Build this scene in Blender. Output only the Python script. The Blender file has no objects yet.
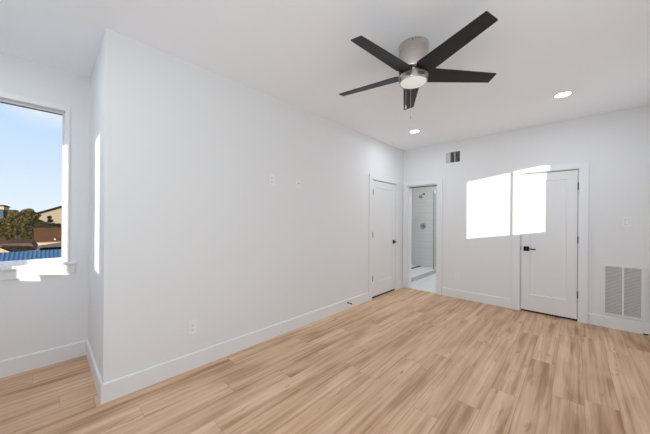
import bpy, bmesh, math, random
from mathutils import Vector, Matrix
random.seed(7)
S = bpy.context.scene
COL = S.collection
PI = math.pi

# ------------------------------------------------------------------ camera
cd = bpy.data.cameras.new('camera'); cam = bpy.data.objects.new('camera', cd); COL.objects.link(cam)
F_PX, W_PX, H_PX = 263.77, 650, 434
YAW, ROLL, CAM_H = -0.7572, 0.0068, 1.3512
a = Vector((math.sin(YAW), math.cos(YAW), 0)); r = Vector((math.cos(YAW), -math.sin(YAW), 0)); u = Vector((0, 0, 1))
r2 = r*math.cos(ROLL) + u*math.sin(ROLL); u2 = -r*math.sin(ROLL) + u*math.cos(ROLL)
cam.matrix_world = Matrix(((r2.x, u2.x, -a.x, 0), (r2.y, u2.y, -a.y, 0), (r2.z, u2.z, -a.z, CAM_H), (0, 0, 0, 1)))
cd.sensor_fit = 'HORIZONTAL'; cd.sensor_width = 36.0; cd.lens = F_PX/W_PX*36.0
cd.shift_x = 0.0; cd.shift_y = (219.45 - H_PX/2)/W_PX
cd.clip_start = 0.02; cd.clip_end = 1000
S.camera = cam

# ------------------------------------------------------------------ world, sun, exposure
wd = bpy.data.worlds.new('sky'); S.world = wd; wd.use_nodes = True
nt = wd.node_tree; nt.nodes.clear()
tc = nt.nodes.new('ShaderNodeTexCoord'); sep = nt.nodes.new('ShaderNodeSeparateXYZ')
nt.links.new(tc.outputs['Generated'], sep.inputs[0])
ramp = nt.nodes.new('ShaderNodeValToRGB'); el = ramp.color_ramp.elements
el[0].position = 0.0; el[0].color = (0.83, 0.90, 0.97, 1)
el[1].position = 1.0; el[1].color = (0.13, 0.30, 0.72, 1)
e = ramp.color_ramp.elements.new(0.12); e.color = (0.68, 0.82, 0.99, 1)
e = ramp.color_ramp.elements.new(0.30); e.color = (0.50, 0.71, 1.0, 1)
nt.links.new(sep.outputs['Z'], ramp.inputs[0])
mp = nt.nodes.new('ShaderNodeMapping'); mp.inputs['Scale'].default_value = (2.2, 2.2, 6.0); mp.inputs['Location'].default_value = (0.3, 0.15, 0.0)
nt.links.new(tc.outputs['Generated'], mp.inputs[0])
nz = nt.nodes.new('ShaderNodeTexNoise'); nz.inputs['Scale'].default_value = 1.6; nz.inputs['Detail'].default_value = 5
nt.links.new(mp.outputs[0], nz.inputs['Vector'])
cr = nt.nodes.new('ShaderNodeValToRGB'); cr.color_ramp.elements[0].position = 0.56; cr.color_ramp.elements[1].position = 0.72
nt.links.new(nz.outputs['Fac'], cr.inputs[0])
mx = nt.nodes.new('ShaderNodeMix'); mx.data_type = 'RGBA'
nt.links.new(cr.outputs[0], mx.inputs[0]); nt.links.new(ramp.outputs[0], mx.inputs[6]); mx.inputs[7].default_value = (0.88, 0.90, 0.96, 1)
d0 = Vector((-0.93, 0.0, 0.262)).normalized()      # a thin bright cloud low in the west
sub = nt.nodes.new('ShaderNodeVectorMath'); sub.operation = 'SUBTRACT'; nt.links.new(tc.outputs['Generated'], sub.inputs[0]); sub.inputs[1].default_value = d0
scl = nt.nodes.new('ShaderNodeVectorMath'); scl.operation = 'MULTIPLY'; nt.links.new(sub.outputs[0], scl.inputs[0]); scl.inputs[1].default_value = (1, 1.0, 2.0)
ln = nt.nodes.new('ShaderNodeVectorMath'); ln.operation = 'LENGTH'; nt.links.new(scl.outputs[0], ln.inputs[0])
n2 = nt.nodes.new('ShaderNodeTexNoise'); n2.inputs['Scale'].default_value = 9.0; n2.inputs['Detail'].default_value = 5
mp2 = nt.nodes.new('ShaderNodeMapping'); mp2.inputs['Scale'].default_value = (1, 1, 2.5); nt.links.new(tc.outputs['Generated'], mp2.inputs[0]); nt.links.new(mp2.outputs[0], n2.inputs['Vector'])
mm = nt.nodes.new('ShaderNodeMath'); mm.operation = 'MULTIPLY_ADD'; nt.links.new(n2.outputs['Fac'], mm.inputs[0]); mm.inputs[1].default_value = -0.16; nt.links.new(ln.outputs['Value'], mm.inputs[2])
mr2 = nt.nodes.new('ShaderNodeMapRange'); mr2.inputs['From Min'].default_value = -0.045; mr2.inputs['From Max'].default_value = 0.035; mr2.inputs['To Min'].default_value = 0.75; mr2.inputs['To Max'].default_value = 0.0
nt.links.new(mm.outputs[0], mr2.inputs['Value'])
mx2 = nt.nodes.new('ShaderNodeMix'); mx2.data_type = 'RGBA'; nt.links.new(mr2.outputs[0], mx2.inputs[0]); nt.links.new(mx.outputs[2], mx2.inputs[6]); mx2.inputs[7].default_value = (0.88, 0.89, 0.95, 1)
bg = nt.nodes.new('ShaderNodeBackground'); bg.inputs['Strength'].default_value = 1.0
nt.links.new(mx2.outputs[2], bg.inputs['Color'])
wo = nt.nodes.new('ShaderNodeOutputWorld'); nt.links.new(bg.outputs[0], wo.inputs['Surface'])

SUN_DIR = Vector((-1.3, 1.0, -0.195))           # low sun from behind and to the right
sl = bpy.data.lights.new('sun', 'SUN'); sl.energy = 5.5; sl.color = (1.0, 0.90, 0.76); sl.angle = math.radians(0.55)
so = bpy.data.objects.new('sun', sl); COL.objects.link(so)
so.rotation_euler = SUN_DIR.to_track_quat('-Z', 'Y').to_euler(); so.location = (8, -8, 6)

# soft fill lamps added at made-up shaded windows in the right and front walls
def daylight_fill(name, loc, rot, w, h, power, colr=(0.83, 0.95, 1.04)):
    l = bpy.data.lights.new(name, 'AREA'); l.shape = 'RECTANGLE'; l.size = w; l.size_y = h; l.energy = power; l.color = colr
    o = bpy.data.objects.new(name, l); COL.objects.link(o); o.location = loc; o.rotation_euler = rot
DAY = 1.0
daylight_fill('daylight_fill', (0.640, 1.00, 1.62), (0, math.radians(90), 0), 1.35, 2.8, 8.0*DAY)
daylight_fill('daylight_fill', (-0.15, -0.940, 1.62), (math.radians(90), 0, 0), 1.2, 1.35, 25.0*DAY)
CAN_POWER = 6.0
vs = S.view_settings; vs.view_transform = 'Standard'; vs.look = 'None'; vs.exposure = 0.04; vs.gamma = 1.0; vs.use_curve_mapping = False
try:
    S.cycles.max_bounces = 16; S.cycles.diffuse_bounces = 12; S.cycles.transparent_max_bounces = 16
except Exception: pass

# ------------------------------------------------------------------ materials
def mat(name, col, rough=0.5, metal=0.0, spec=0.5, emit=None, estr=0.0):
    m = bpy.data.materials.new(name); m.use_nodes = True
    b = m.node_tree.nodes['Principled BSDF']
    b.inputs['Base Color'].default_value = (*col, 1); b.inputs['Roughness'].default_value = rough
    b.inputs['Metallic'].default_value = metal; b.inputs['Specular IOR Level'].default_value = spec
    if emit: b.inputs['Emission Color'].default_value = (*emit, 1); b.inputs['Emission Strength'].default_value = estr
    return m
def noisy(name, c1, c2, scale=8.0, rough=0.8, bump=0.0, stretch=(1, 1, 1), metal=0.0, spec=0.3):
    m = mat(name, c1, rough, metal, spec); t = m.node_tree; b = t.nodes['Principled BSDF']
    co = t.nodes.new('ShaderNodeTexCoord'); mpp = t.nodes.new('ShaderNodeMapping'); mpp.inputs['Scale'].default_value = stretch
    n = t.nodes.new('ShaderNodeTexNoise'); n.inputs['Scale'].default_value = scale; n.inputs['Detail'].default_value = 4
    rp = t.nodes.new('ShaderNodeValToRGB'); rp.color_ramp.elements[0].color = (*c1, 1); rp.color_ramp.elements[1].color = (*c2, 1)
    rp.color_ramp.elements[0].position = 0.3; rp.color_ramp.elements[1].position = 0.7
    t.links.new(co.outputs['Object'], mpp.inputs[0]); t.links.new(mpp.outputs[0], n.inputs['Vector'])
    t.links.new(n.outputs['Fac'], rp.inputs[0]); t.links.new(rp.outputs[0], b.inputs['Base Color'])
    if bump:
        bp = t.nodes.new('ShaderNodeBump'); bp.inputs['Strength'].default_value = bump; bp.inputs['Distance'].default_value = 0.002
        t.links.new(n.outputs['Fac'], bp.inputs['Height']); t.links.new(bp.outputs[0], b.inputs['Normal'])
    return m
M_WALL = noisy('wall_paint', (0.785, 0.793, 0.80), (0.795, 0.803, 0.81), 160, 0.85, 0.05, spec=0.2)
M_CEIL = noisy('ceiling_paint', (0.895, 0.925, 0.965), (0.90, 0.93, 0.97), 120, 0.9, 0.05, spec=0.2)
M_TRIM = mat('trim_paint', (0.805, 0.815, 0.83), 0.36)
M_DOOR = mat('door_paint', (0.79, 0.795, 0.80), 0.4)
M_PLATE = mat('white_plastic', (0.84, 0.84, 0.84), 0.3)
M_GRILLE = mat('white_enamel', (0.82, 0.82, 0.82), 0.45)
M_FILTER = mat('grey_filter', (0.48, 0.48, 0.48), 0.9)
M_DARK = mat('painted_gap_shade', (0.02, 0.02, 0.02), 0.9, spec=0.1)  # black that paints the shade in door gaps and the vent
M_SLOT = mat('dark_fitting_and_shade', (0.05, 0.05, 0.05), 0.8)  # dark fittings, and shade painted in slots and the trim gap
M_BLACK = mat('matte_black_metal', (0.006, 0.006, 0.006), 0.5, spec=0.3)
M_HINGE = mat('hinge_metal', (0.10, 0.10, 0.10), 0.4, 0.7)
M_CHROME = mat('chrome', (0.42, 0.43, 0.45), 0.16, 1.0)
M_BLADE = noisy('charcoal_blade', (0.012, 0.0125, 0.014), (0.023, 0.024, 0.026), 14, 0.5, stretch=(1, 12, 1), spec=0.35)
M_LENS = mat('frosted_glass', (0.85, 0.84, 0.82), 0.5, emit=(0.96, 0.97, 1.0), estr=0.25)
M_LED = mat('led_lens', (1, 1, 1), 0.5, emit=(1, 1, 1), estr=6.0)
M_VINYL = mat('window_vinyl', (0.80, 0.80, 0.80), 0.35)
M_GASKET = mat('window_gasket', (0.10, 0.11, 0.12), 0.6)
M_PORC = mat('shower_pan_white', (0.80, 0.80, 0.81), 0.3)

def nickel():
    m = mat('brushed_nickel', (0.62, 0.57, 0.53), 0.30, 1.0); t = m.node_tree; b = t.nodes['Principled BSDF']
    co = t.nodes.new('ShaderNodeTexCoord'); mpp = t.nodes.new('ShaderNodeMapping'); mpp.inputs['Scale'].default_value = (3, 3, 260)
    n = t.nodes.new('ShaderNodeTexNoise'); n.inputs['Scale'].default_value = 3; n.inputs['Detail'].default_value = 2
    mr = t.nodes.new('ShaderNodeMapRange'); mr.inputs['To Min'].default_value = 0.20; mr.inputs['To Max'].default_value = 0.36
    t.links.new(co.outputs['Object'], mpp.inputs[0]); t.links.new(mpp.outputs[0], n.inputs['Vector'])
    t.links.new(n.outputs['Fac'], mr.inputs['Value']); t.links.new(mr.outputs[0], b.inputs['Roughness'])
    b.inputs['Anisotropic'].default_value = 0.5
    return m
M_NICKEL = nickel()

def glass(name, tint, gl=0.06):
    m = bpy.data.materials.new(name); m.use_nodes = True; t = m.node_tree; t.nodes.clear()
    tr = t.nodes.new('ShaderNodeBsdfTransparent'); tr.inputs[0].default_value = (*tint, 1)
    g = t.nodes.new('ShaderNodeBsdfGlossy'); g.inputs['Roughness'].default_value = 0.01
    mix = t.nodes.new('ShaderNodeMixShader'); mix.inputs[0].default_value = gl
    o = t.nodes.new('ShaderNodeOutputMaterial')
    t.links.new(tr.outputs[0], mix.inputs[1]); t.links.new(g.outputs[0], mix.inputs[2]); t.links.new(mix.outputs[0], o.inputs[0])
    return m
M_GLASS = glass('window_glass', (0.985, 0.99, 0.99), 0.006)
M_SGLASS = glass('shower_glass', (0.93, 0.955, 0.94), 0.05)
def shade():
    m = bpy.data.materials.new('added_shade_fabric'); m.use_nodes = True; t = m.node_tree; t.nodes.clear()
    d = t.nodes.new('ShaderNodeBsdfDiffuse'); d.inputs[0].default_value = (0.75, 0.75, 0.74, 1)
    tl = t.nodes.new('ShaderNodeBsdfTranslucent'); tl.inputs[0].default_value = (0.75, 0.75, 0.74, 1)
    mix = t.nodes.new('ShaderNodeMixShader'); mix.inputs[0].default_value = 0.35; o = t.nodes.new('ShaderNodeOutputMaterial')
    t.links.new(d.outputs[0], mix.inputs[1]); t.links.new(tl.outputs[0], mix.inputs[2]); t.links.new(mix.outputs[0], o.inputs[0]); return m
M_SHADE = shade()
M_GEDGE = mat('glass_edge_green', (0.05, 0.09, 0.07), 0.2)

def floor_mat():
    """vinyl oak planks running along Y: random joints per row, per-plank tone, stretched grain"""
    m = mat('oak_plank', (0.5, 0.35, 0.25), 0.42, spec=0.35); t = m.node_tree; N = t.nodes; L = t.links; b = N['Principled BSDF']
    def math_(op, x, y=None, z=None):
        n = N.new('ShaderNodeMath'); n.operation = op
        for i, v in enumerate((x, y, z)):
            if v is None: continue
            if isinstance(v, (int, float)): n.inputs[i].default_value = v
            else: L.new(v, n.inputs[i])
        return n.outputs[0]
    def wn1(v):
        n = N.new('ShaderNodeTexWhiteNoise'); n.noise_dimensions = '1D'; L.new(v, n.inputs['W']); return n.outputs['Value']
    geo = N.new('ShaderNodeNewGeometry'); sp = N.new('ShaderNodeSeparateXYZ'); L.new(geo.outputs['Position'], sp.inputs[0])
    PW, PL = 0.181, 1.50
    xx = math_('DIVIDE', math_('ADD', sp.outputs['X'], 20.03), PW); row = math_('FLOOR', xx); fx = math_('FRACT', xx)
    off = wn1(math_('ADD', row, 0.37))
    yy = math_('ADD', math_('DIVIDE', math_('ADD', sp.outputs['Y'], 20.0), PL), math_('MULTIPLY', off, 1.0))
    colm = math_('FLOOR', yy); fy = math_('FRACT', yy)
    pid = math_('ADD', math_('MULTIPLY', row, 17.13), math_('MULTIPLY', colm, 5.71))
    tone = wn1(pid); shift = wn1(math_('ADD', pid, 3.3))
    # grain coordinates
    cx_ = N.new('ShaderNodeCombineXYZ')
    L.new(math_('ADD', math_('MULTIPLY', sp.outputs['X'], 1.0), math_('MULTIPLY', shift, 40)), cx_.inputs[0])
    L.new(math_('ADD', sp.outputs['Y'], math_('MULTIPLY', tone, 30)), cx_.inputs[1]); L.new(shift, cx_.inputs[2])
    def grain(sx, sy, scale, detail, dist=0.0):
        mpp = N.new('ShaderNodeMapping'); mpp.inputs['Scale'].default_value = (sx, sy, 1); L.new(cx_.outputs[0], mpp.inputs[0])
        n = N.new('ShaderNodeTexNoise'); n.inputs['Scale'].default_value = scale; n.inputs['Detail'].default_value = detail
        n.inputs['Distortion'].default_value = dist
        L.new(mpp.outputs[0], n.inputs['Vector']); return n.outputs['Fac']
    g1 = grain(20, 0.8, 1.0, 4, 0.4)       # broad cathedral streaks
    g2 = grain(70, 2.0, 1.0, 3, 0.2)       # fine pores
    g3 = grain(5, 1.6, 1.0, 2, 0.3)        # cloudy tone
    g4 = grain(30, 4.5, 0.8, 2, 0.8)       # knots and dark flecks
    v = math_('ADD', math_('MULTIPLY', tone, 0.15), math_('MULTIPLY', g1, 0.84))
    v = math_('ADD', v, math_('MULTIPLY', g2, 0.42)); v = math_('ADD', v, math_('MULTIPLY', g3, 0.52))
    v = math_('SUBTRACT', math_('MULTIPLY', v, 1.0), 0.43)
    rp = N.new('ShaderNodeValToRGB'); E_ = rp.color_ramp.elements
    E_[0].position = 0.30; E_[0].color = (0.375, 0.207, 0.110, 1)
    E_[1].position = 0.75; E_[1].color = (0.77, 0.535, 0.36, 1)
    k = E_.new(0.50); k.color = (0.59, 0.372, 0.226, 1)
    L.new(v, rp.inputs[0])
    kn = N.new('ShaderNodeMapRange'); kn.inputs['From Min'].default_value = 0.63; kn.inputs['From Max'].default_value = 0.76
    L.new(g4, kn.inputs['Value'])
    mk = N.new('ShaderNodeMix'); mk.data_type = 'RGBA'; L.new(math_('MULTIPLY', kn.outputs[0], 0.55), mk.inputs[0])
    L.new(rp.outputs[0], mk.inputs[6]); mk.inputs[7].default_value = (0.22, 0.12, 0.065, 1)
    # seams
    ex = math_('MULTIPLY', math_('MINIMUM', fx, math_('SUBTRACT', 1.0, fx)), PW)
    ey = math_('MULTIPLY', math_('MINIMUM', fy, math_('SUBTRACT', 1.0, fy)), PL)
    d = math_('MINIMUM', ex, ey)
    seam = N.new('ShaderNodeMapRange'); seam.inputs['From Min'].default_value = 0.0006; seam.inputs['From Max'].default_value = 0.0022
    seam.inputs['To Min'].default_value = 0.5; seam.inputs['To Max'].default_value = 0.0
    L.new(d, seam.inputs['Value'])
    ms = N.new('ShaderNodeMix'); ms.data_type = 'RGBA'; L.new(seam.outputs[0], ms.inputs[0]); L.new(mk.outputs[2], ms.inputs[6]); ms.inputs[7].default_value = (0.20, 0.12, 0.07, 1)
    L.new(ms.outputs[2], b.inputs['Base Color'])
    ro = N.new('ShaderNodeMapRange'); ro.inputs['To Min'].default_value = 0.36; ro.inputs['To Max'].default_value = 0.52; L.new(g2, ro.inputs['Value'])
    L.new(ro.outputs[0], b.inputs['Roughness'])
    return m
M_FLOOR = floor_mat()

def tile_mat(name, col, grout, w, h, mort=0.003, rough=0.3, rot=None):
    m = mat(name, col, rough); t = m.node_tree; b = t.nodes['Principled BSDF']
    co = t.nodes.new('ShaderNodeNewGeometry'); mpp = t.nodes.new('ShaderNodeMapping')
    if rot: mpp.inputs['Rotation'].default_value = rot
    br = t.nodes.new('ShaderNodeTexBrick'); br.inputs['Scale'].default_value = 1.0; br.inputs['Brick Width'].default_value = w; br.inputs['Row Height'].default_value = h
    br.inputs['Mortar Size'].default_value = mort; br.inputs['Color1'].default_value = (*col, 1); br.inputs['Color2'].default_value = (*[c*0.96 for c in col], 1)
    br.inputs['Mortar'].default_value = (*grout, 1)
    t.links.new(co.outputs['Position'], mpp.inputs[0]); t.links.new(mpp.outputs[0], br.inputs['Vector']); t.links.new(br.outputs['Color'], b.inputs['Base Color'])
    return m
M_TILE = tile_mat('shower_tile', (0.70, 0.70, 0.70), (0.78, 0.78, 0.78), 0.60, 0.10, 0.004, 0.25, (PI/2, 0, 0))
M_TILE_SIDE = tile_mat('shower_tile_side', (0.70, 0.70, 0.70), (0.78, 0.78, 0.78), 0.60, 0.10, 0.004, 0.25, (PI/2, 0, PI/2))
M_BFLOOR = tile_mat('bath_floor_tile', (0.80, 0.80, 0.80), (0.62, 0.62, 0.62), 0.60, 0.60, 0.004, 0.3)
M_CURB = noisy('curb_stone', (0.46, 0.47, 0.49), (0.52, 0.53, 0.54), 5, 0.4)

# ------------------------------------------------------------------ mesh helpers
def bm_new(): return bmesh.new()
def box(bm, x0, x1, y0, y1, z0, z1):
    v = [bm.verts.new((x, y, z)) for x in (x0, x1) for y in (y0, y1) for z in (z0, z1)]
    for f in ((0, 1, 3, 2), (4, 6, 7, 5), (0, 4, 5, 1), (2, 3, 7, 6), (0, 2, 6, 4), (1, 5, 7, 3)):
        bm.faces.new([v[i] for i in f])
    return v
def prism(bm, pts, vec):
    """closed polygon pts (3-D) swept by vec"""
    vec = Vector(vec); A = [bm.verts.new(p) for p in pts]; B = [bm.verts.new(Vector(p) + vec) for p in pts]; n = len(pts)
    bm.faces.new(A); bm.faces.new(B[::-1])
    for i in range(n): bm.faces.new((A[i], B[i], B[(i+1) % n], A[(i+1) % n]))
def lathe(bm, prof, origin=(0, 0, 0), axis='Z', seg=48):
    """prof: list of (radius, height); caps where radius is 0"""
    o = Vector(origin); rings = []
    def P(rr, h, t):
        c, s = rr*math.cos(t), rr*math.sin(t)
        return o + {'Z': Vector((c, s, h)), 'X': Vector((h, c, s)), 'Y': Vector((c, h, s))}[axis]
    for rr, h in prof:
        rings.append([bm.verts.new(P(0, h, 0))] if rr == 0 else [bm.verts.new(P(rr, h, 2*PI*i/seg)) for i in range(seg)])
    for A, B in zip(rings, rings[1:]):
        for i in range(seg):
            j = (i+1) % seg
            if len(A) == 1 and len(B) == 1: continue
            if len(A) == 1: bm.faces.new((A[0], B[i], B[j]))
            elif len(B) == 1: bm.faces.new((A[i], A[j], B[0]))
            else: bm.faces.new((A[i], A[j], B[j], B[i]))
def tube(bm, pts, rad, seg=10):
    pts = [Vector(p) for p in pts]; rings = []
    for i, p in enumerate(pts):
        d = (pts[min(i+1, len(pts)-1)] - pts[max(i-1, 0)]).normalized()
        up = Vector((0, 0, 1)) if abs(d.z) < 0.9 else Vector((1, 0, 0))
        s = d.cross(up).normalized(); t = s.cross(d)
        rr = rad[i] if isinstance(rad, (list, tuple)) else rad
        rings.append([bm.verts.new(p + s*rr*math.cos(2*PI*k/seg) + t*rr*math.sin(2*PI*k/seg)) for k in range(seg)])
    for A, B in zip(rings, rings[1:]):
        for k in range(seg): bm.faces.new((A[k], A[(k+1) % seg], B[(k+1) % seg], B[k]))
    bm.faces.new(rings[0][::-1]); bm.faces.new(rings[-1])
def obj(name, bm, m, parent=None, smooth=False, bevel=0.0, loc=None):
    bmesh.ops.recalc_face_normals(bm, faces=bm.faces[:])
    me = bpy.data.meshes.new(name); bm.to_mesh(me); bm.free()
    if smooth:
        for p in me.polygons: p.use_smooth = True
    me.materials.append(m)
    o = bpy.data.objects.new(name, me); COL.objects.link(o)
    if loc is not None: o.location = loc
    if parent is not None: o.parent = parent
    if bevel:
        b = o.modifiers.new('bevel', 'BEVEL'); b.width = bevel; b.segments = 2; b.limit_method = 'ANGLE'; b.angle_limit = math.radians(40)
    if smooth:
        try:
            e_ = o.modifiers.new('edge', 'EDGE_SPLIT'); e_.split_angle = math.radians(35)
        except Exception: pass
    return o
def thing(name, label, cat, loc=(0, 0, 0), group=None, rot=None):
    o = bpy.data.objects.new(name, None); COL.objects.link(o); o.location = loc; o.empty_display_size = 0.1
    if rot: o.rotation_euler = rot
    o['label'] = label; o['category'] = cat
    if group: o['group'] = group
    return o
def struct(name, bm, m, parent=None, **k):
    o = obj(name, bm, m, parent, **k)
    if parent is None: o['kind'] = 'structure'
    return o
def frame_struct(name, loc=(0, 0, 0)):
    o = bpy.data.objects.new(name, None); COL.objects.link(o); o.location = loc; o['kind'] = 'structure'; o.empty_display_size = 0.1
    return o
def dup(root, loc, label):
    c = root.copy(); COL.objects.link(c); c.location = loc; c['label'] = label
    for ch in list(root.children):
        d = ch.copy(); COL.objects.link(d); d.parent = c
        for g in list(ch.children):
            h = g.copy(); COL.objects.link(h); h.parent = d
    return c

# ------------------------------------------------------------------ room dimensions
XL, YR, XW, YB, XR, YF, H = -2.497, 0.2931, -3.5052, 4.9301, 0.650, -0.95, 2.74
T = 0.12
# floor
b = bm_new(); box(b, XW-T, XR+T, YF-T, YB+0.035, -0.08, 0.0); struct('floor', b, M_FLOOR)
b = bm_new(); box(b, -3.60, -0.55, YB+0.035, 7.50, -0.08, -0.002); struct('floor_bath', b, M_BFLOOR)
b = bm_new(); box(b, -0.55, 1.0, YB+0.035, 5.80, -0.08, -0.002); struct('floor_closet', b, M_FLOOR)
# ceiling
b = bm_new(); box(b, XW-T, XR+0.4, YF-T, 7.50, H, H+0.10); struct('ceiling', b, M_CEIL)

# openings
D1A, D1B, D1H = 3.799, 4.615, 2.033           # door in the long wall (y range)
D2A, D2B, D2H = -0.590, 0.040, 2.055          # closet door in the back wall (x range)
BA, BB, BH = -2.390, -1.830, 2.012            # bath opening
# long left wall
b = bm_new()
box(b, XL-T, XL, YR, D1A, 0, H); box(b, XL-T, XL, D1B, YB, 0, H); box(b, XL-T, XL, D1A, D1B, D1H, H)
struct('wall_left', b, M_WALL)
# return wall of the nook
b = bm_new(); box(b, XW-T, XL-T, YR, YR+T, 0, H); struct('wall_return', b, M_WALL)
# wall with the visible window
WA, WB, W0, W1 = -0.75, 0.119, 0.910, 2.356
b = bm_new()
box(b, XW-T, XW, YF-T, WA, 0, H); box(b, XW-T, XW, WB, YR, 0, H); box(b, XW-T, XW, WA, WB, 0, W0); box(b, XW-T, XW, WA, WB, W1, H)
struct('wall_window', b, M_WALL)
# back wall
b = bm_new()
box(b, -3.60, BA, YB, YB+T, 0, H); box(b, BB, D2A, YB, YB+T, 0, H); box(b, D2B, XR, YB, YB+T, 0, H)
box(b, BA, BB, YB, YB+T, BH, H); box(b, D2A, D2B, YB, YB+T, D2H, H)
struct('wall_back', b, M_WALL)
# right wall with its high window (the sun comes through it)
RY0, RY1, RZ0, RZ1 = 3.313, 4.204, 1.335, 2.318
SY0, SY1, SZ0, SZ1 = -0.40, 2.40, 0.93, 2.31     # second, wider window with drawn shade, added for soft fill light
b = bm_new()
box(b, XR, XR+T, YF-T, SY0, 0, H); box(b, XR, XR+T, SY1, RY0, 0, H); box(b, XR, XR+T, SY0, SY1, 0, SZ0); box(b, XR, XR+T, SY0, SY1, SZ1, H)
box(b, XR, XR+T, RY1, YB+T, 0, H); box(b, XR, XR+T, RY0, RY1, 0, RZ0); box(b, XR, XR+T, RY0, RY1, RZ1, H)
struct('wall_right', b, M_WALL)
# front wall (behind the camera) with unseen windows added for the sun patches and fill
FW = [(-2.47, -1.92, 0.955, 2.27), (-1.42, -0.985, 1.145, 2.288), (-0.76, 0.46, 0.93, 2.31)]
b = bm_new(); x = XW
for (x0, x1, z0, z1) in FW:
    box(b, x, x0, YF-T, YF, 0, H); box(b, x0, x1, YF-T, YF, 0, z0); box(b, x0, x1, YF-T, YF, z1, H); x = x1
box(b, -2.275, -1.92, YF-0.03, YF, 0.96, 1.02)  # ledge added to step the lower edge of the sun patch
box(b, x, XR, YF-T, YF, 0, H); struct('wall_front', b, M_WALL)
# closets behind the two doors, bathroom shell
b = bm_new(); box(b, -0.70, -0.58, YB+T, 5.80, 0, H); box(b, 0.85, 0.97, YB+T, 5.80, 0, H); box(b, -0.70, 0.97, 5.80, 5.92, 0, H); struct('wall_closet', b, M_WALL)
b = bm_new(); box(b, -3.60, -3.48, YR+T, YB, 0, H); struct('wall_hall', b, M_WALL)
b = bm_new(); box(b, -3.60, -0.70, 7.35, 7.47, 0, H); struct('wall_shower', b, M_TILE)
b = bm_new(); box(b, -3.60, -3.45, YB+T, 7.35, 0, H); struct('wall_shower_side', b, M_TILE_SIDE)
b = bm_new(); box(b, -0.82, -0.70, YB+T, 7.35, 0, H); struct('wall_bath', b, M_WALL)

# ------------------------------------------------------------------ baseboards
BBH, BBT = 0.142, 0.015
def baseboard(name, p0, p1, nrm):
    """p0->p1 along the wall, nrm = direction into the room"""
    p0, p1, n = Vector((*p0, 0)), Vector((*p1, 0)), Vector((*nrm, 0))
    pr = [(0, 0), (BBT, 0), (BBT, BBH-0.008), (BBT-0.004, BBH-0.002), (BBT-0.008, BBH), (0, BBH)]
    b = bm_new(); prism(b, [p0 + n*d + Vector((0, 0, z)) for d, z in pr], p1 - p0)
    return struct(name, b, M_TRIM)
CW, CT = 0.096, 0.030                          # casing width / thickness
baseboard('baseboard_left', (XL, YR), (XL, D1A-CW-0.004), (1, 0))
baseboard('baseboard_left_end', (XL, D1B+CW+0.004), (XL, YB), (1, 0))
baseboard('baseboard_return', (XW+BBT, YR), (XL+BBT, YR), (0, -1))
baseboard('baseboard_window', (XW, YF), (XW, YR), (1, 0))
baseboard('baseboard_back', (BB+CW+0.004, YB), (D2A-CW-0.004, YB), (0, -1))
baseboard('baseboard_closet', (D2B+CW+0.004, YB), (0.604, YB), (0, -1))
b = bm_new(); box(b, 0.604, XR, YB-0.013, YB, 0.016, 0.142); struct('trim_right', b, M_TRIM)
b = bm_new(); box(b, 0.606, XR, YB-0.012, YB, 0.0, 0.014); struct('trim_gap_shade', b, M_SLOT)  # dark strip painting the shadow gap under the trim

# ------------------------------------------------------------------ casings
def casing(name, a0, a1, top, plane, axis, sgn, ct=CT, left_w=CW, right_w=CW):
    """door casing on a wall: legs + head; axis 'x' => wall plane y=plane, 'y' => wall plane x=plane"""
    root = frame_struct(name)
    def bx(u0, u1, z0, z1, nm):
        bb = bm_new(); d0, d1 = sorted((plane, plane + sgn*ct))
        if axis == 'x': box(bb, u0, u1, d0, d1, z0, z1)
        else: box(bb, d0, d1, u0, u1, z0, z1)
        obj(nm, bb, M_TRIM, root, bevel=0.002)
    bx(a0-left_w, a0-0.004, 0, top+0.004, 'side_casing'); bx(a1+0.004, a1+right_w, 0, top+0.004, 'side_casing')
    bx(a0-left_w, a1+right_w, top+0.004, top+CW-0.012, 'head_casing')
    return root
casing('trim_1', D1A, D1B, D1H, XL, 'y', 1, ct=0.020)
casing('trim_2', D2A, D2B, D2H, YB, 'x', -1)
t3 = casing('trim_3', BA, BB, BH, YB, 'x', -1)
b = bm_new(); box(b, BA-0.001, BA+0.012, YB, YB+T, 0, BH); obj('jamb', b, M_TRIM, t3)
b = bm_new(); box(b, BB-0.012, BB+0.001, YB, YB+T, 0, BH); obj('jamb', b, M_TRIM, t3)
b = bm_new(); box(b, BA+0.012, BB-0.012, YB, YB+T, BH-0.014, BH+0.001); obj('head_jamb', b, M_TRIM, t3)
b = bm_new(); box(b, BA+0.012, BB-0.012, YB+0.015, YB+0.075, BH-0.026, BH-0.014); obj('door_track', b, M_HINGE, t3)

# ------------------------------------------------------------------ doors (built facing -Y, hinge on one side, origin at left bottom)
def door_slab(w, h, th=0.035, m0=0.105, m1=0.105, top=0.115, bot=0.235, inset=0.008, bev=0.008):
    bm = bm_new()
    def quad(pts): bm.faces.new([bm.verts.new(p) for p in pts])
    o = [(0, 0), (w, 0), (w, h), (0, h)]; i = [(m0, bot), (w-m1, bot), (w-m1, h-top), (m0, h-top)]
    j = [(m0+bev, bot+bev), (w-m1-bev, bot+bev), (w-m1-bev, h-top-bev), (m0+bev, h-top-bev)]
    for k in range(4):
        n = (k+1) % 4
        quad([(*o[k][:1], 0, o[k][1]), (o[n][0], 0, o[n][1]), (i[n][0], 0, i[n][1]), (i[k][0], 0, i[k][1])])
        quad([(i[k][0], 0, i[k][1]), (i[n][0], 0, i[n][1]), (j[n][0], inset, j[n][1]), (j[k][0], inset, j[k][1])])
        quad([(o[k][0], 0, o[k][1]), (o[k][0], th, o[k][1]), (o[n][0], th, o[n][1]), (o[n][0], 0, o[n][1])])
    quad([(q[0], inset, q[1]) for q in j]); quad([(q[0], th, q[1]) for q in o[::-1]])
    bmesh.ops.remove_doubles(bm, verts=bm.verts[:], dist=1e-5)
    return bm
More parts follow.
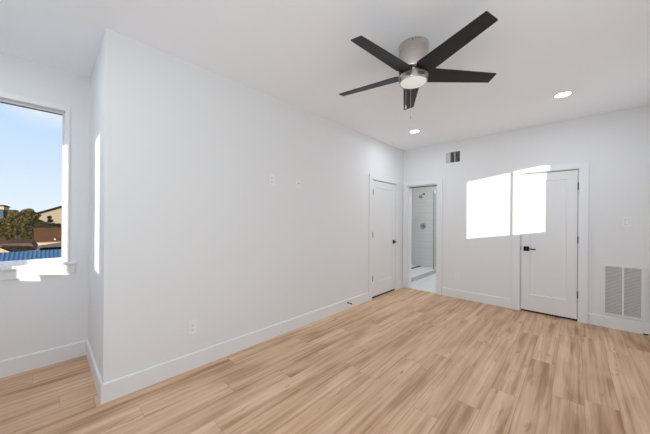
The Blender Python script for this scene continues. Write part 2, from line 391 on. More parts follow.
def door(name, w, h, zlift, hinge_side, lever_dir, loc, rz):
    root = frame_struct(name, loc); root.rotation_euler = (0, 0, rz)
    g = 0.008
    s = obj('door_slab', door_slab(w-2*g, h-zlift-0.010), M_DOOR, root)
    s.location = (g, -0.002, zlift)
    for z in (0.355, 1.095, 1.822):
        b = bm_new(); xh = w-0.004 if hinge_side == 'right' else 0.006; yh = -0.006 if hinge_side == 'right' else -0.018
        lathe(b, [(0, -0.045), (0.0065, -0.045), (0.0065, 0.045), (0, 0.045)], (xh, yh, z), seg=14)
        lathe(b, [(0, 0.045), (0.0045, 0.046), (0.005, 0.050), (0, 0.053)], (xh, yh, z), seg=12)
        box(b, xh-0.0025, xh+0.0025, yh, 0.004, z-0.045, z+0.045)
        obj('hinge', b, M_HINGE, root, smooth=True)
    xl = 0.072 if hinge_side == 'right' else w-0.072; zl = 0.936
    b = bm_new(); box(b, xl-0.034, xl+0.034, -0.009, 0.004, zl-0.034, zl+0.034)
    hd = obj('door_handle', b, M_BLACK, root, bevel=0.002)
    b = bm_new(); lathe(b, [(0, 0.0), (0.011, 0.0), (0.011, -0.052), (0, -0.052)], (xl, -0.005, zl), axis='Y', seg=18)
    box(b, *sorted((xl-0.010*lever_dir, xl+0.112*lever_dir)), -0.058, -0.044, zl-0.009, zl+0.009)
    obj('lever', b, M_BLACK, hd, bevel=0.002)
    xe = g if hinge_side == 'right' else w-g
    b = bm_new(); box(b, *sorted((xe, xe-0.007*(1 if hinge_side == 'right' else -1))), -0.001, 0.012, zl-0.028, zl+0.028)
    obj('strike_plate', b, M_BLACK, root)
    # jamb with stop around the slab
    b = bm_new()
    box(b, -0.0005, 0.0035, 0.0, T-0.002, 0, h); box(b, w-0.0035, w+0.0005, 0.0, T-0.002, 0, h); box(b, 0, w, 0.0, T-0.002, h-0.003, h+0.0005)
    obj('jamb', b, M_TRIM, root)
    b = bm_new(); box(b, 0.0035, 0.018, 0.041, 0.080, 0, h-0.003); box(b, w-0.018, w-0.0035, 0.041, 0.080, 0, h-0.003); box(b, 0.018, w-0.018, 0.041, 0.080, h-0.018, h-0.003)
    obj('gap_shade_stop', b, M_DARK, root)  # stop coloured black to deepen the shade in the door gap
    b = bm_new(); box(b, g, w-g, 0.014, 0.030, 0.003, zlift); b_ = obj('under_door_shade', b, M_DARK, root)  # black strip painting the shade under the door
    return root
door('door_1', D1B-D1A, D1H, 0.034, 'left', -1, (XL, D1A, 0), PI/2)
door('door_2', D2B-D2A, D2H, 0.026, 'right', 1, (D2A, YB, 0), 0)

# ------------------------------------------------------------------ windows
def window(name, place, w, h, casing_=None):
    """local frame: x along the wall, y outward, z up; place(p)->world"""
    root = frame_struct(name)
    def bx(nm, m, *d, par=root, bevel=0.0):
        bb = bm_new(); box(bb, *d)
        for v in bb.verts: v.co = place(v.co)
        return obj(nm, bb, m, par, bevel=bevel)
    fb = bm_new(); fw = 0.013; y0, y1 = 0.060, 0.115
    box(fb, 0, fw, y0, y1, 0, h); box(fb, w-fw, w, y0, y1, 0, h); box(fb, fw, w-fw, y0, y1, 0, fw+0.018); box(fb, fw, w-fw, y0, y1, h-fw, h)
    for v in fb.verts: v.co = place(v.co)
    fr = obj('window_frame', fb, M_VINYL, root)
    gb = bm_new(); q = 0.005
    box(gb, fw, w-fw, 0.078, 0.092, h-fw-q, h-fw)
    for v in gb.verts: v.co = place(v.co)
    obj('gasket', gb, M_GASKET, fr)
    bx('window_pane', M_GLASS, fw+0.001, w-fw-0.001, 0.083, 0.087, fw+0.019, h-fw-0.001)
    return root, bx
# visible window: local x runs towards -Y in the world? keep x along +Y
w1, bx1 = window('window_1', lambda p: Vector((XW - p[1], WA + p[0], W0+0.026 + p[2])), WB-WA, W1-W0-0.026)
ww, wh = WB-WA, W1-W0-0.026; cw = 0.034
bx1('side_casing', M_TRIM, ww, ww+cw, -0.018, 0.0, 0.0, wh+0.002, bevel=0.002)
bx1('side_casing', M_TRIM, -cw, 0, -0.018, 0.0, 0.0, wh+0.002, bevel=0.002)
bx1('head_casing', M_TRIM, -cw, ww+cw, -0.018, 0.0, wh+0.002, wh+0.048, bevel=0.002)
bx1('stool', M_TRIM, -0.10, ww+0.081, -0.052, 0.0, -0.026, 0.0, bevel=0.004)
bx1('stool', M_TRIM, 0.0005, ww-0.0005, 0.0, 0.060, -0.0255, 0.0)
bx1('apron', M_TRIM, -0.085, ww+0.076, -0.020, 0.0, -0.112, -0.026, bevel=0.002)
# unseen windows; shaded ones added for fill, narrow ones for the sun patches
window('window_2', lambda p: Vector((XR + p[1], RY0-0.013 + p[0], RZ0-0.042 + p[2])), RY1-RY0+0.026, RZ1-RZ0+0.06)
w5, bx5 = window('window_6', lambda p: Vector((XR + p[1], SY0 + p[0], SZ0 + p[2])), SY1-SY0, SZ1-SZ0)
bx5('added_roller_shade', M_SHADE, 0.004, SY1-SY0-0.004, 0.020, 0.022, 0.004, SZ1-SZ0-0.004)  # unseen blind added along with the fill lamp
for i, (x0, x1, z0, z1) in enumerate(FW):
    _w, _b = window('window_%d' % (3+i), lambda p, x0=x0, z0=z0: Vector((x0-0.013 + p[0], YF - p[1], z0-0.042 + p[2])), x1-x0+0.026, z1-z0+0.06)
    if i == 2: _b('added_roller_shade', M_SHADE, 0.014, x1-x0+0.012, 0.020, 0.022, 0.046, z1-z0+0.040)  # third opening gets an added blind too

# ------------------------------------------------------------------ ceiling fan
FX, FY = -0.939, 2.008
fan = thing('ceiling_fan', 'brushed nickel flush-mount ceiling fan with five charcoal blades hanging from the ceiling', 'ceiling fan', (FX, FY, H))
b = bm_new(); lathe(b, [(0, 0), (0.114, 0), (0.116, -0.003), (0.116, -0.010), (0.113, -0.013), (0.113, -0.196), (0.110, -0.203), (0.050, -0.205), (0, -0.205)], seg=64)
obj('canopy', b, M_NICKEL, fan, smooth=True)
b = bm_new()
for t in (0.9, 0.9+2*PI/3, 0.9+4*PI/3): lathe(b, [(0, 0.117), (0.004, 0.117), (0.004, 0.110), (0, 0.110)], (0, 0, -0.02), axis='X', seg=10)
bmesh.ops.rotate(b, verts=b.verts[:], cent=(0, 0, 0), matrix=Matrix.Rotation(-1.2, 3, 'Z'))
obj('canopy_screw', b, M_HINGE, fan)
b = bm_new(); lathe(b, [(0, -0.205), (0.070, -0.205), (0.078, -0.212), (0.078, -0.240), (0, -0.240)], seg=48)
obj('motor_hub', b, M_NICKEL, fan, smooth=True)
PITCH = math.radians(-13.3)
for k in range(5):
    an = -0.437 + k*2*PI/5
    b = bm_new(); th = 0.006
    # outline in (radial, tangential): widest at the root, tip cut at a slight angle with small rounded corners
    rt, tp = 0.146, 0.100
    out = [(0.085, -0.045), (0.125, -rt/2), (0.655, -tp/2), (0.660, -tp/2+0.005), (0.660, tp/2-0.005), (0.655, tp/2), (0.125, rt/2), (0.085, 0.045)]
    R_ = Matrix.Rotation(an, 3, 'Z')
    def P3(rr, tt, zz):
        v = Vector((rr, tt*math.cos(PITCH) - zz*math.sin(PITCH), tt*math.sin(PITCH) + zz*math.cos(PITCH)))
        return R_ @ v + Vector((0, 0, -0.229))
    top = [P3(q[0], q[1], th/2) for q in out]; botp = [P3(q[0], q[1], -th/2) for q in out]
    prism(b, top, (R_ @ Vector((0, th*math.sin(PITCH), -th*math.cos(PITCH)))))
    bl = obj('blade', b, M_BLADE, fan, bevel=0.0015)
b = bm_new(); lathe(b, [(0, -0.240), (0.109, -0.240), (0.112, -0.243), (0.112, -0.252), (0.108, -0.255), (0.108, -0.286), (0.106, -0.292), (0.099, -0.293), (0.098, -0.288), (0, -0.288)], seg=64)
obj('light_kit', b, M_NICKEL, fan, smooth=True)
b = bm_new(); lathe(b, [(0.0985, -0.289), (0.097, -0.293), (0.080, -0.297), (0.050, -0.300), (0, -0.302)], seg=64)
lens = obj('light_lens', b, M_LENS, fan, smooth=True)
def chain(dx, dy, zlen, fob, fm):
    b = bm_new(); z0 = -0.285; n = int(zlen/0.012)
    tube(b, [(dx, dy, z0), (dx, dy, z0-zlen)], 0.0012, 6)
    for i in range(n): bmesh.ops.create_icosphere(b, subdivisions=1, radius=0.0022, matrix=Matrix.Translation((dx, dy, z0-0.012*i)))
    c = obj('pull_chain', b, M_NICKEL, fan)
    b = bm_new(); lathe(b, [(0, 0), (0.003, -0.002), (0.0055, -0.012), (0.0055, fob*-1+0.004), (0, -fob)], (dx, dy, z0-zlen), seg=14)
    obj('fob', b, fm, c, smooth=True)
ca, sa = -0.687, 0.727
chain(-0.100*0.687-0.0275*0.727, 0.100*0.727-0.0275*0.687, 0.145, 0.030, M_PLATE)
chain(-0.100*0.687+0.012*0.727, 0.100*0.727+0.012*0.687, 0.235, 0.022, M_NICKEL)

# ------------------------------------------------------------------ recessed lights
def own_power(t, p, colr=(0.86, 0.95, 1.04)):
    for c in t.children:
        if c.type == 'LIGHT': c.data = c.data.copy(); c.data.energy = p; c.data.color = colr
def recessed(loc, label):
    t = thing('recessed_light', label, 'ceiling light', loc, 'round recessed ceiling lights')
    b = bm_new(); lathe(b, [(0.067, 0), (0.067, -0.004), (0.072, -0.007), (0.088, -0.005), (0.093, 0)], seg=48); obj('trim_ring', b, M_PLATE, t, smooth=True)
    b = bm_new(); lathe(b, [(0.067, -0.003), (0, -0.003)], seg=48); obj('light_lens', b, M_LED, t)
    ld = bpy.data.lights.new('can_light', 'AREA'); ld.shape = 'DISK'; ld.size = 0.13; ld.energy = CAN_POWER; ld.color = (0.86, 0.95, 1.04)
    lo = bpy.data.objects.new('can_light', ld); COL.objects.link(lo); lo.parent = t; lo.location = (0, 0, -0.010)
    return t
rl = recessed((-0.098, 3.891, H), 'larger looking round recessed ceiling light, above the narrow closet door')
dup(rl, (-1.822, 3.953, H), 'smaller looking round recessed ceiling light, just below the fan pull chains in the photo')
own_power(dup(rl, (-1.95, 6.30, H), 'added round recessed ceiling light, unseen inside the bathroom'), 19.0, (0.98, 0.98, 0.96))  # unseen lamp added to light the bathroom
own_power(dup(rl, (-2.70, -0.55, H), 'added round recessed ceiling light, unseen overhead in the window nook'), 2.8)  # unseen lamp added to brighten the nook
own_power(dup(rl, (-1.85, -0.50, H), 'added round recessed ceiling light, unseen above and behind the outer wall corner'), 5.0)  # unseen lamp added to lift the floor and return wall
# small detector near the far corner
b = bm_new(); lathe(b, [(0, 0), (0.050, 0), (0.052, -0.006), (0.046, -0.020), (0.030, -0.026), (0, -0.027)], seg=40)
sd = thing('smoke_detector', 'small white round detector on the ceiling near the far left corner', 'smoke detector', (-2.300, 4.170, H))
obj('detector_body', b, M_PLATE, sd, smooth=True)
b = bm_new(); lathe(b, [(0, -0.027), (0.012, -0.027), (0.010, -0.031), (0, -0.032)], seg=20); obj('test_button', b, M_PLATE, sd, smooth=True)

# ------------------------------------------------------------------ supply vent high on the back wall
vent = thing('air_vent', 'small square air vent with dark vertical louvers high above the bathroom opening', 'air vent', (-1.563, YB, 2.465))
b = bm_new(); ow, oh, fw_ = 0.117, 0.092, 0.022
for d in ((-ow-fw_, ow+fw_, oh, oh+fw_), (-ow-fw_, ow+fw_, -oh-fw_, -oh), (-ow-fw_, -ow, -oh, oh), (ow, ow+fw_, -oh, oh)):
    box(b, d[0], d[1], -0.007, 0, d[2], d[3])
obj('vent_frame', b, M_GRILLE, vent, bevel=0.002)
b = bm_new(); box(b, -ow, ow, -0.0012, -0.0004, -oh, oh); obj('vent_shade_sheet', b, M_DARK, vent)  # flat black sheet painting the shade behind the louvers
def bank(x0, x1, n, ang, nm):
    b = bm_new()
    for i in range(n):
        c = x0 + (i+0.5)*(x1-x0)/n; hw = 0.0075; dx, dy = hw*math.sin(ang), hw*math.cos(ang); tt = 0.0006
        prism(b, [(c-dx-tt, -0.009-dy*0.9, -oh), (c-dx+tt, -0.009-dy*0.9, -oh), (c+dx+tt, -0.009+dy*0.9, -oh), (c+dx-tt, -0.009+dy*0.9, -oh)], (0, 0, 2*oh))
    obj(nm, b, M_GRILLE, vent)
bank(-ow, -0.050, 6, math.radians(28), 'louver_bank'); bank(-0.042, 0.030, 5, math.radians(-18), 'louver_bank'); bank(0.038, ow, 5, math.radians(-18), 'louver_bank')
b = bm_new(); box(b, -0.050, -0.042, -0.008, -0.001, -oh, oh); box(b, 0.030, 0.038, -0.008, -0.001, -oh, oh); obj('mullion', b, M_GRILLE, vent)

# ------------------------------------------------------------------ return air grille low on the back wall
gx0, gx1, gz0, gz1 = 0.252, 0.634, 0.146, 0.808
gr = thing('return_air_grille', 'large white return air grille with two louvered panels low on the back wall', 'air vent', ((gx0+gx1)/2, YB, gz0))
def gb_(d, y0, y1, nm, m, par, bev=0.0):
    b = bm_new(); c = (gx0+gx1)/2
    for (x0, x1, z0, z1) in d: box(b, x0-c, x1-c, y0, y1, z0-gz0, z1-gz0)
    return obj(nm, b, m, par, bevel=bev)
gb_([(gx0, gx1, gz1-0.018, gz1), (gx0, gx1, gz0, gz0+0.018), (gx0, gx0+0.018, gz0+0.018, gz1-0.018), (gx1-0.018, gx1, gz0+0.018, gz1-0.018)], -0.010, 0, 'outer_frame', M_GRILLE, gr, 0.002)
lx0, lx1, mx0, mx1, lz0, lz1 = 0.292, 0.590, 0.436, 0.452, 0.182, 0.778
gd = gb_([(gx0+0.020, gx1-0.020, lz1, gz1-0.020), (gx0+0.020, gx1-0.020, gz0+0.020, lz0), (gx0+0.020, lx0, lz0, lz1), (lx1, gx1-0.020, lz0, lz1), (mx0, mx1, lz0, lz1)], -0.018, -0.001, 'grille_door', M_GRILLE, gr, 0.002)
gb_([(lx0, mx0, lz0, lz1), (mx1, lx1, lz0, lz1)], -0.003, -0.002, 'filter_back', M_FILTER, gr)
for (x0, x1) in ((lx0, mx0), (mx1, lx1)):
    b = bm_new(); c = (gx0+gx1)/2; n = 34; p = (lz1-lz0)/n
    for i in range(n):
        z = lz0 + (i+0.5)*p - gz0
        prism(b, [(x0-c, -0.0150, z+p*0.30), (x0-c, -0.0140, z+p*0.36), (x0-c, -0.0050, z-p*0.24), (x0-c, -0.0060, z-p*0.30)], (x1-x0, 0, 0))
    obj('louver_panel', b, M_GRILLE, gr)
for z in (0.262, 0.700): gb_([(gx1-0.024, gx1-0.012, z-0.03, z+0.03)], -0.021, -0.010, 'hinge', M_PLATE, gr, 0.002)

# ------------------------------------------------------------------ wall plates
def plate(name, label, cat, loc, rz, kind, group=None):
    t = thing(name, label, cat, loc, group, (0, 0, rz))            # local -Y faces the room
    b = bm_new(); box(b, -0.037, 0.037, -0.006, 0, -0.060, 0.060); obj('cover_plate', b, M_PLATE, t, bevel=0.003)
    if kind == 'duplex':
        for z in (0.020, -0.020):
            b = bm_new(); lathe(b, [(0, -0.0085), (0.0155, -0.0085), (0.0165, -0.007), (0.0165, -0.004)], (0, 0, z), axis='Y', seg=24)
            rc = obj('receptacle', b, M_PLATE, t)
            b = bm_new()
            for sx, hh in ((-0.0062, 0.0050), (0.0062, 0.0042)): box(b, sx-0.0012, sx+0.0012, -0.0090, -0.0084, z+0.003-hh, z+0.003+hh)
            lathe(b, [(0, -0.0090), (0.0026, -0.0090), (0.0026, -0.0084)], (0, 0, z-0.0085), axis='Y', seg=12)
            obj('slots', b, M_SLOT, rc)
    elif kind == 'rocker':
        b = bm_new(); box(b, -0.0175, 0.0175, -0.0068, -0.005, -0.034, 0.034); fr = obj('switch_frame', b, M_SLOT, t)
        b = bm_new(); prism(b, [(-0.0160, -0.007, -0.032), (-0.0160, -0.0072, 0.032), (-0.0160, -0.0115, 0.032), (-0.0160, -0.0085, 0.0), (-0.0160, -0.0085, -0.032)], (0.032, 0, 0)); obj('rocker', b, M_PLATE, t)
    elif kind == 'coax':
        b = bm_new(); lathe(b, [(0, -0.016), (0.0035, -0.016), (0.0048, -0.015), (0.0048, -0.006)], (0, 0, 0), axis='Y', seg=16); obj('jack', b, M_SLOT, t)
    for z in ((0,) if kind == 'duplex' else (0.049, -0.049)):
        b = bm_new(); lathe(b, [(0, -0.0070), (0.0025, -0.0070), (0.0030, -0.0060)], (0, 0, z), axis='Y', seg=12); obj('screw', b, M_PLATE, t)
    return t
plate('wall_outlet', 'white duplex outlet low on the long left wall just above the baseboard', 'outlet', (XL, 0.912, 0.372), PI/2, 'duplex')
plate('wall_outlet', 'white duplex outlet low on the back wall right of the bathroom opening', 'outlet', (-1.477, YB, 0.365), 0, 'duplex')
plate('wall_outlet', 'white duplex outlet high on the long left wall, left of the pair', 'outlet', (XL, 1.757, 1.797), PI/2, 'duplex')
plate('wall_plate', 'white cable jack plate high on the long left wall, right of the pair', 'wall plate', (XL, 2.152, 1.795), PI/2, 'coax')
plate('light_switch', 'white rocker light switch on the back wall above the return air grille', 'light switch', (0.473, YB, 1.345), 0, 'rocker')

# ------------------------------------------------------------------ door stop on the baseboard
ds = thing('door_stop', 'small black door stop screwed into the baseboard of the long left wall', 'door stop', (XL+BBT, 3.140, 0.094))
b = bm_new(); lathe(b, [(0, 0), (0.013, 0), (0.013, 0.005), (0.006, 0.008), (0.006, 0.058), (0, 0.058)], axis='X', seg=18); obj('stem', b, M_BLACK, ds, smooth=True)
b = bm_new(); lathe(b, [(0, 0.056), (0.009, 0.056), (0.010, 0.060), (0.010, 0.072), (0.008, 0.076), (0, 0.076)], axis='X', seg=18); obj('rubber_tip', b, M_BLACK, ds, smooth=True)

# ------------------------------------------------------------------ shower
pan = thing('shower_pan', 'white walk-in shower pan with a grey stone curb beyond the bathroom opening', 'shower pan', (-3.0, 6.2, -0.002))
b = bm_new(); box(b, -0.448, 0.330, -1.148, 1.148, 0, 0.050); obj('pan_floor', b, M_PORC, pan)
b = bm_new(); box(b, 0.330, 0.430, -1.148, 1.148, 0, 0.092); obj('curb', b, M_CURB, pan, bevel=0.003)
b = bm_new(); box(b, 0.324, 0.436, -1.148, 1.148, 0.092, 0.104); obj('curb_cap', b, M_PORC, pan, bevel=0.003)
b = bm_new(); box(b, -0.215, -0.135, 0.42, 1.14, 0.0495, 0.053); obj('linear_drain', b, M_SLOT, pan)
gp = thing('shower_glass_panel', 'frameless glass shower panel standing on the curb, seen through the bathroom opening', 'shower glass', (-2.592, 6.755, 0.103))
b = bm_new(); box(b, -0.005, 0.005, 0.003, 0.594, 0, 1.985); obj('glass_sheet', b, M_SGLASS, gp)
b = bm_new(); box(b, -0.005, 0.005, -0.006, 0.003, 0, 1.985); obj('polished_edge', b, M_GEDGE, gp)
b = bm_new(); box(b, -0.018, 0.018, 0.015, 0.085, 1.93, 1.995); obj('clamp', b, M_PLATE, gp, bevel=0.002)
b = bm_new(); box(b, -0.012, 0.012, -0.012, 0.06, 0.0, 0.03); obj('foot_clamp', b, M_CHROME, gp, bevel=0.002)
sh = thing('overhead_shower', 'small chrome overhead shower on a short arm high on the tiled shower wall', 'shower', (-3.096, 7.35, 2.090))
b = bm_new(); lathe(b, [(0, 0), (0.032, 0), (0.030, -0.010), (0.012, -0.014), (0, -0.014)], axis='Y', seg=28); obj('flange', b, M_CHROME, sh, smooth=True)
b = bm_new(); tube(b, [(0, -0.01, 0), (-0.004, -0.06, 0), (-0.010, -0.11, -0.018), (-0.016, -0.145, -0.050)], 0.011, 12); obj('arm', b, M_CHROME, sh, smooth=True)
b = bm_new(); lathe(b, [(0, 0.02), (0.014, 0.018), (0.020, 0.0), (0.052, -0.030), (0.056, -0.042), (0, -0.044)], seg=32)
bmesh.ops.rotate(b, verts=b.verts[:], cent=(0, 0, 0), matrix=Matrix.Rotation(math.radians(-30), 3, 'X')); bmesh.ops.translate(b, verts=b.verts[:], vec=(-0.018, -0.160, -0.066))
obj('spray_head', b, M_CHROME, sh, smooth=True)
sv = thing('shower_valve', 'round chrome shower valve with lever on the tiled wall below the shower head', 'shower valve', (-3.119, 7.35, 1.184))
b = bm_new(); lathe(b, [(0, 0), (0.085, 0), (0.084, -0.006), (0.074, -0.012), (0.036, -0.014), (0.034, -0.05), (0, -0.052)], axis='Y', seg=40); obj('escutcheon', b, M_CHROME, sv, smooth=True)
b = bm_new(); tube(b, [(0, -0.045, 0), (0.035, -0.055, -0.020), (0.088, -0.060, -0.038)], [0.014, 0.010, 0.008], 12); obj('lever', b, M_CHROME, sv, smooth=True)

# ------------------------------------------------------------------ outdoors (second floor: ground 3.2 m below the floor)
GZ = -3.2
M_GROUND = noisy('dry_ground', (0.20, 0.17, 0.12), (0.28, 0.24, 0.17), 0.3, 0.95)
M_BLUE = noisy('blue_metal_roofing', (0.09, 0.19, 0.29), (0.13, 0.24, 0.34), 1.2, 0.45, metal=0.1)
M_BROWN = noisy('brown_stucco', (0.085, 0.042, 0.023), (0.11, 0.056, 0.032), 2.0, 0.9, spec=0.0)
M_CREAM = noisy('cream_stucco', (0.62, 0.43, 0.26), (0.70, 0.50, 0.31), 2.0, 0.9)
M_TAN = noisy('tan_siding', (0.36, 0.29, 0.20), (0.40, 0.33, 0.23), 2.0, 0.9)
M_ROOFD = noisy('dark_shingle_and_shade', (0.020, 0.018, 0.017), (0.032, 0.028, 0.026), 3.0, 0.95, spec=0.0)  # dark roofs and vents; also paints shade on the gable and base
M_ROOFB = noisy('brown_shingle', (0.14, 0.078, 0.045), (0.19, 0.105, 0.062), 3.0, 0.95, spec=0.0)
M_PINK = noisy('peach_shingle', (0.62, 0.40, 0.25), (0.70, 0.47, 0.30), 3.0, 0.95)
M_TEAL = noisy('slate_blue_panel', (0.05, 0.10, 0.14), (0.08, 0.14, 0.19), 1.0, 0.8)
M_DKBR = noisy('dark_brown_brick', (0.085, 0.060, 0.045), (0.13, 0.09, 0.065), 2.0, 0.9)
M_WGLASS = mat('distant_window_glass', (0.07, 0.13, 0.18), 0.15)
M_BARK = noisy('bark', (0.09, 0.06, 0.04), (0.14, 0.10, 0.07), 5, 0.95)
M_LEAF = noisy('olive_leaves', (0.018, 0.020, 0.006), (0.20, 0.145, 0.035), 1.3, 0.85)
M_LEAF2 = noisy('green_leaves', (0.018, 0.022, 0.008), (0.13, 0.11, 0.030), 1.3, 0.85)
b = bm_new(); box(b, -260, -4.5, -130, 130, GZ-0.2, GZ); gnd = struct('ground', b, M_GROUND)

# blue metal roof
br_ = thing('metal_roof_building', 'low building with a ribbed blue metal roof just outside the window', 'building', (-31, -1, GZ))
rx0, rx1, rz0, rz1, ry0, ry1 = -0.0+1.0, 5.5, -1.20-GZ, -2.55-GZ, -12.0, 11.0
b = bm_new(); prism(b, [(rx0, ry0, rz0), (rx1, ry0, rz1), (rx1, ry0, rz1-0.12), (rx0, ry0, rz0-0.12), (-3.5, ry0, rz1-0.12), (-3.5, ry0, rz1)], (0, ry1-ry0, 0)); rf = obj('roof', b, M_BLUE, br_)
b = bm_new(); n = 105; dv = Vector((rx1-rx0, 0, rz1-rz0)); nn = Vector((-dv.z, 0, dv.x)).normalized()
for i in range(n+1):
    y = ry0 + i*(ry1-ry0)/n; A = Vector((rx0, y, rz0)); 
    prism(b, [A+Vector((0, -0.03, 0))+nn*-0.002, A+Vector((0, 0.03, 0))+nn*-0.002, A+Vector((0, 0.018, 0))+nn*0.05, A+Vector((0, -0.018, 0))+nn*0.05], dv)
obj('standing_seams', b, M_BLUE, rf)
b = bm_new(); box(b, -3.2, rx1-0.3, ry0+0.3, ry1-0.3, 0, rz1-0.12); obj('wall', b, M_TAN, br_)

# low house with a peach roof and a gable coloured dark as shade
lh = thing('gabled_house', 'low house with a peach lit roof and a dark gable left of the brown building', 'house', (-42, -2.6, GZ))
b = bm_new(); box(b, -4, 3.2, -6, 2.1, 0, 1.25); obj('wall', b, M_CREAM, lh)
b = bm_new(); prism(b, [(-5, -0.1, 2.02), (-5, 1.60, 1.96), (-5, 1.95, 1.30), (-5, 1.9, 1.0), (-5, -0.1, 1.80), (-5, -6.3, 1.0), (-5, -6.3, 1.10)], (7.4, 0, 0)); r_ = obj('roof', b, M_ROOFB, lh)
b = bm_new(); prism(b, [(3.25, -0.20, 1.94), (3.25, 0.95, 1.80), (3.25, 1.45, 1.33), (3.25, 1.3, 1.0), (3.25, 0.2, 1.0)], (0.06, 0, 0)); obj('gable', b, M_ROOFD, lh)  # shade of this gable end is put into its near-black colour
b = bm_new(); prism(b, [(3.4, -0.40, 1.78), (3.4, 0.43, 1.24), (3.4, 0.45, 0.9), (3.4, -6.2, 0.9), (3.4, -6.2, 1.0)], (0.25, 0, 0)); obj('lower_roof', b, M_PINK, lh)

# brown flat-roofed building with cream base
bb_ = thing('flat_roofed_building', 'flat roofed brown stucco building with a cream base band beside the tree', 'building', (-58, 2.9, GZ))
b = bm_new(); box(b, -5, 3.0, -4.05, 9.0, 0.42, 3.04); obj('wall', b, M_BROWN, bb_)
b = bm_new(); box(b, -5.05, 3.05, -4.10, 9.05, 3.04, 3.09); obj('roof_coping', b, M_BROWN, bb_)
b = bm_new(); box(b, 3.0, 5.0, -4.05, 9.0, 0.42, 1.08); obj('cream_band', b, M_CREAM, bb_)
b = bm_new(); box(b, -5, 4.6, -3.8, 8.8, 0, 0.42); obj('base_shade_wall', b, M_ROOFD, bb_)  # dark colour paints the shadow below the cream band
for (y, z, s) in ((-2.5, 2.75, 0.12), (-2.9, 1.75, 0.07), (-0.6, 2.70, 0.12)):
    b = bm_new(); box(b, 3.0, 3.12, y-s, y+s, z-s*0.6, z+s*0.6); obj('wall_vent', b, M_ROOFD, bb_)
b = bm_new(); lathe(b, [(0, 0), (0.06, 0), (0.10, 0.04), (0.10, 0.08), (0, 0.04)], (3.1, -2.0, 1.40), axis='X', seg=18); obj('wall_lamp', b, M_PLATE, bb_)

# tan gabled building
tb = thing('gabled_building', 'tall tan building with a dark sloping roof edge behind the tree', 'building', (-100, 6.5, GZ))
b = bm_new(); prism(b, [(5, -9.2, 0), (5, -9.2, 4.7), (5, 0, 8.75), (5, 9.2, 4.7), (5, 9.2, 0)], (-14, 0, 0)); obj('wall', b, M_TAN, tb)
b = bm_new(); prism(b, [(5.5, -9.9, 4.55), (5.5, 0, 8.9), (5.5, 9.9, 4.55), (5.5, 9.9, 4.95), (5.5, 0, 9.28), (5.5, -9.9, 4.95)], (-15, 0, 0)); obj('roof', b, M_ROOFD, tb)

# apartment block on the left
ap = thing('apartment_building', 'slate blue apartment block with a cream cornice at the far left of the view', 'building', (-112, -14, GZ))
b = bm_new(); box(b, -12, 1.5, -10, 6.6, 0, 6.6); obj('wall', b, M_DKBR, ap)
b = bm_new(); box(b, 1.5, 2.4, -10, 6.25, 0, 6.35); bay = obj('bay', b, M_TEAL, ap)
b = bm_new(); box(b, -12.2, 2.7, -10.2, 6.35, 6.6, 7.45); obj('cornice', b, M_CREAM, ap)
b = bm_new(); box(b, -12.4, 3.0, -10.4, 6.6, 7.45, 7.75); obj('roof_edge', b, M_ROOFD, ap)
b = bm_new(); box(b, -12, 1.5, 6.6, 7.8, 0, 6.3); box(b, -12, 1.7, 6.4, 8.3, 6.3, 6.6); obj('stair_tower', b, M_DKBR, ap)
for y in (-7.5, -4.5, -1.5, 1.2, 3.4, 5.2):
    for z in (1.2, 3.9):
        b = bm_new(); box(b, 2.4, 2.46, y-0.45, y+0.45, z, z+1.8); f_ = obj('window', b, M_WGLASS, ap)

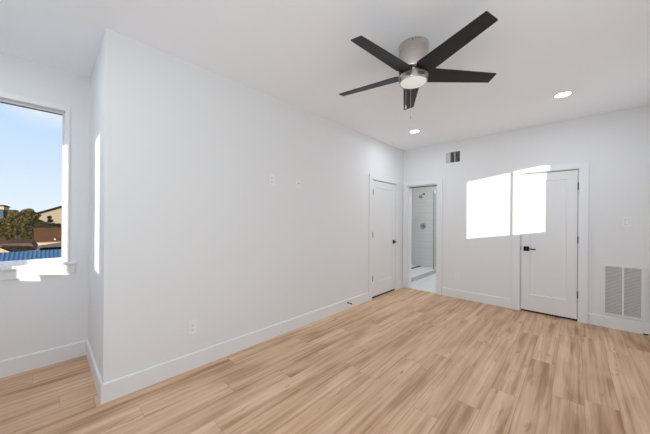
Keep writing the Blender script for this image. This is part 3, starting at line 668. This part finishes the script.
# trees
def tree(name, label, loc, lobes, nleaf, size, m, trunk_h, trunk_r):
    t = thing(name, label, 'tree', loc, 'trees across the roofs')
    b = bm_new(); tube(b, [(0, 0, 0), (0.05, -0.05, trunk_h*0.5), (0, 0.08, trunk_h)], [trunk_r, trunk_r*0.8, trunk_r*0.5], 10)
    for (lx, ly, lz, lr) in lobes: tube(b, [(0, 0.03, trunk_h*0.6), (lx*0.5, ly*0.5, (trunk_h*0.6+lz)/2+0.1), (lx, ly, lz)], [trunk_r*0.5, trunk_r*0.3, trunk_r*0.1], 7)
    obj('trunk', b, M_BARK, t)
    b = bm_new()
    for i in range(nleaf):
        lx, ly, lz, lr = random.choice(lobes)
        d = Vector((random.gauss(0, 1), random.gauss(0, 1), random.gauss(0, 1))).normalized()*lr*(random.random()**0.33)*(0.85+0.3*random.random())
        c = Vector((lx, ly, lz)) + Vector((d.x, d.y, d.z*0.8)); s = size*(0.6+0.8*random.random())
        q = Vector((random.gauss(0, 1), random.gauss(0, 1), random.gauss(0, 1))).normalized(); w = q.orthogonal().normalized(); v = q.cross(w)
        bm_v = [b.verts.new(c + w*s), b.verts.new(c + v*s*0.45 + q*s*0.1), b.verts.new(c - w*s), b.verts.new(c - v*s*0.45 + q*s*0.1)]
        b.faces.new(bm_v)
    obj('foliage', b, m, t)
    return t
tree('broadleaf_tree', 'big olive green tree between the apartment block and the brown building', (-75, -2.7, GZ),
     [(0, 0.1, 5.0, 1.25), (0.3, -1.1, 4.0, 1.2), (0.4, 0.9, 4.2, 1.0), (0, 1.6, 3.4, 0.9), (0.8, -0.2, 3.6, 1.3), (0.6, -1.9, 2.8, 1.1), (0.9, 1.0, 2.6, 1.1), (1.0, -0.6, 2.0, 1.2), (0, -2.3, 1.8, 0.9), (0.5, 0.5, 5.7, 0.6), (1.2, -2.2, 1.0, 1.0), (1.2, 0, 0.9, 1.1), (1.2, 1.3, 1.2, 1.0), (0.6, 2.0, 2.2, 0.8), (0, -1.2, 4.9, 0.9), (0, 1.2, 4.9, 0.8), (0.3, -2.3, 3.7, 1.0)],
     8000, 0.22, M_LEAF, 3.6, 0.22)
tree('slender_tree', 'small dark slender tree in front of the tan building wall', (-78, 0.3, GZ),
     [(0, 0.2, 4.6, 0.35), (0, 0.35, 3.9, 0.45), (0.1, -0.4, 3.2, 0.7), (0.1, 0.7, 3.0, 0.6), (0.1, 1.5, 3.0, 0.45)], 1500, 0.13, M_LEAF2, 3.4, 0.08)
tree('bushy_tree', 'low bushy tree in front of the apartment block', (-84, -7.2, GZ),
     [(0, 0, 3.0, 1.3), (0.3, 1.4, 2.7, 1.2), (0.2, -1.6, 2.6, 1.3), (0.5, 0.6, 1.8, 1.3), (0, -3.0, 2.4, 1.2)], 3500, 0.16, M_LEAF2, 2.4, 0.18)
